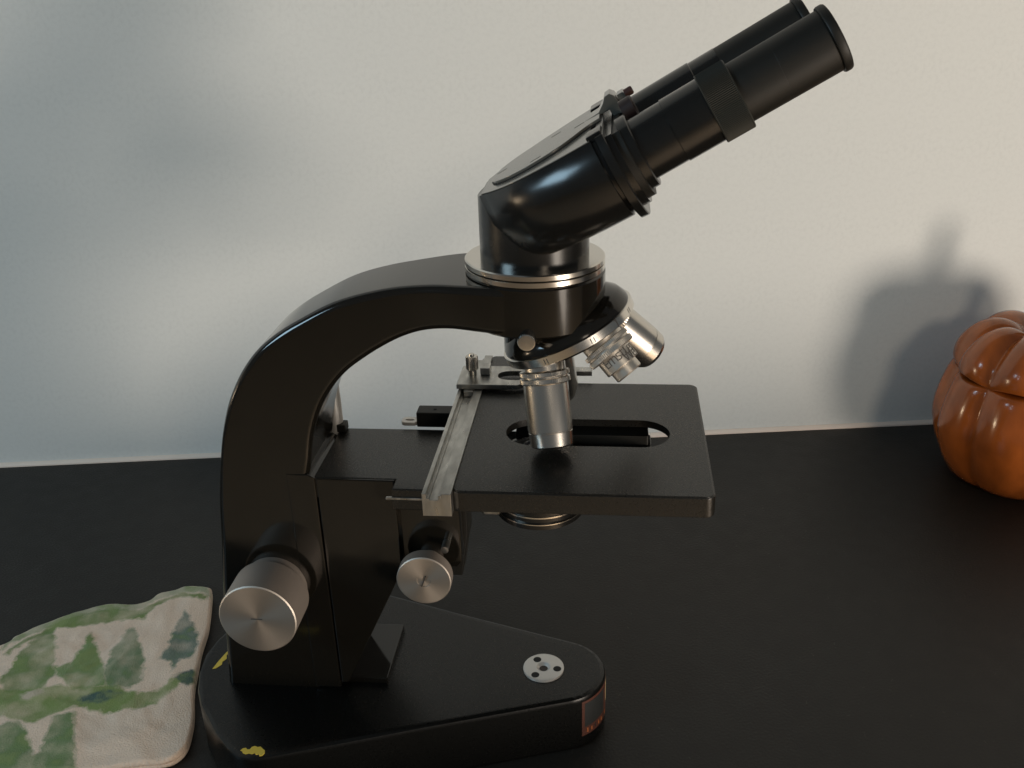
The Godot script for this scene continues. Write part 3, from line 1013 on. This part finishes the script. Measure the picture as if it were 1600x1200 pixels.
func towel_print() -> ImageTexture:
	var n := 448
	var lay := [[BAND, Color(0.16, 0.23, 0.075)], [TREE_A, Color(0.15, 0.23, 0.08)], [TREE_B, Color(0.17, 0.26, 0.10)], [TREE_C, Color(0.12, 0.20, 0.10)], [TREE_D, Color(0.10, 0.165, 0.135)], [GROUND, Color(0.19, 0.27, 0.085)], [LOWER, Color(0.13, 0.22, 0.09)], [BLUE_A, Color(0.035, 0.085, 0.095)], [BLUE_B, Color(0.06, 0.10, 0.095)], [PALE, Color(0.55, 0.46, 0.37)]]
	var polys := []
	var hem := []
	for i in 15: hem.append_array([OUT[i * 2], OUT[i * 2 + 1]])
	for i in range(14, -1, -1): hem.append_array([OUT[i * 2] + 2, OUT[i * 2 + 1] + 9])
	lay.push_front([hem, Color(0.34, 0.36, 0.24)])
	for l in lay:
		var q := poly(l[0])
		var r := Rect2(q[0], Vector2.ZERO)
		for a in q: r = r.expand(a)
		polys.append([q, l[1], r.grow(4.0)])
	var f := FastNoiseLite.new()
	f.seed = 71
	f.frequency = 0.12
	f.fractal_octaves = 4
	var wash := FastNoiseLite.new()
	wash.seed = 73
	wash.frequency = 0.035
	wash.fractal_octaves = 5
	var img := Image.create(n, n, true, Image.FORMAT_RGB8)
	for y in n:
		for x in n:
			var q := Vector2(-420.0 + 240.0 * x / n, -120.0 + 220.0 * y / n)
			var w := q + Vector2(f.get_noise_2dv(q), f.get_noise_2dv(q + Vector2(300, 0))) * 2.2
			var ws := wash.get_noise_2dv(q)
			var c := Color(0.74, 0.595, 0.475) * (1.0 + 0.10 * f.get_noise_2dv(q * 4.0))
			for l in polys:
				if not l[2].has_point(w): continue
				var hit := 0.0
				for j in 4:
					if Geometry2D.is_point_in_polygon(w + Vector2([-0.9, 0.9, 0.5, -0.5][j], [-0.5, 0.5, -0.9, 0.9][j]), l[0]): hit += 0.25
				if hit > 0.0:
					var k: float = clampf(0.84 + ws * 0.6, 0.45, 1.0) * hit
					var ink: Color = l[1]
					if ws > 0.12: ink = ink.lerp(Color(0.24, 0.30, 0.12), clampf((ws - 0.12) * 2.2, 0.0, 0.7))
					c = c.lerp(ink, k)
			img.set_pixel(x, y, Color(c.r, c.g, c.b).linear_to_srgb())
	img.generate_mipmaps()
	return ImageTexture.create_from_image(img)

func towel() -> void:
	var tm := mat([1, 1, 1], 0.95, 0.0, 0.2)
	tm.albedo_texture = towel_print()
	tm.normal_enabled = true
	tm.normal_texture = relief(85, 0.5, 2.4, 512)
	tm.normal_scale = 0.7
	tm.rim_enabled = true
	tm.rim = 0.25
	tm.rim_tint = 0.6
	# a folded cloth: closed skin with soft edges over the traced outline
	var outl := poly(OUT)
	var sm := PackedVector2Array()
	for i in outl.size():
		for k in 4:
			var a := outl[(i + outl.size() - 1) % outl.size()]
			var b := outl[i]
			var c := outl[(i + 1) % outl.size()]
			var d := outl[(i + 2) % outl.size()]
			sm.append(b.cubic_interpolate(c, a, d, k / 4.0 * 1.0))
	var f := FastNoiseLite.new()
	f.seed = 81
	f.frequency = 0.022
	f.fractal_octaves = 3
	var fz := FastNoiseLite.new()
	fz.seed = 83
	fz.frequency = 0.45
	var mid := Vector2(-300, 0)
	var rows := []
	var N := 46
	# underside edge, rounded flank, then the top drawn in to the middle
	var prof := [[-1.5, 0.3], [-0.3, 0.6], [0.0, 1.6], [0.1, 2.8], [-0.9, 3.4], [0.1, 4.0], [0.2, 5.0], [0.0, 6.2], [-0.6, 7.0], [-1.8, 7.6], [-7.0, 8.0]]
	for q in prof:
		var row := PackedVector3Array()
		var ins := inset(sm, -q[0])
		for a in ins:
			var h: float = q[1] * (1.0 + 0.22 * f.get_noise_2dv(a * 1.4))
			row.append(Vector3(a.x, maxf(h, 0.15), a.y))
		rows.append(row)
	var edge := inset(sm, 7.0)
	for i in range(1, N):
		var k := float(i) / N
		var row := PackedVector3Array()
		for a in edge:
			var q := a.lerp(mid, k)
			var h := 8.0 + 1.2 * sin(minf(k * 6.0, 1.57)) 
			h = h * (1.0 + 0.22 * f.get_noise_2dv(q * 1.4)) + 0.9 * f.get_noise_2dv(q * 1.5 + Vector2(90, 0)) * minf(1.0, k * 8.0) + 0.16 * fz.get_noise_2dv(q)
			row.append(Vector3(q.x, h, q.y))
		rows.append(row)
	var m := M.new()
	rings(m, rows)
	for i in m.v.size(): m.uv[i] = Vector2((m.v[i].x + 420.0) / 240.0, (m.v[i].z + 120.0) / 220.0)
	var o := part("towel", m, tm, self, 70.0)
	o.position = Vector3(0, 0, -0.004)
	tag(o, "folded beige towel printed with green watercolour fir trees on the black table", "towel")
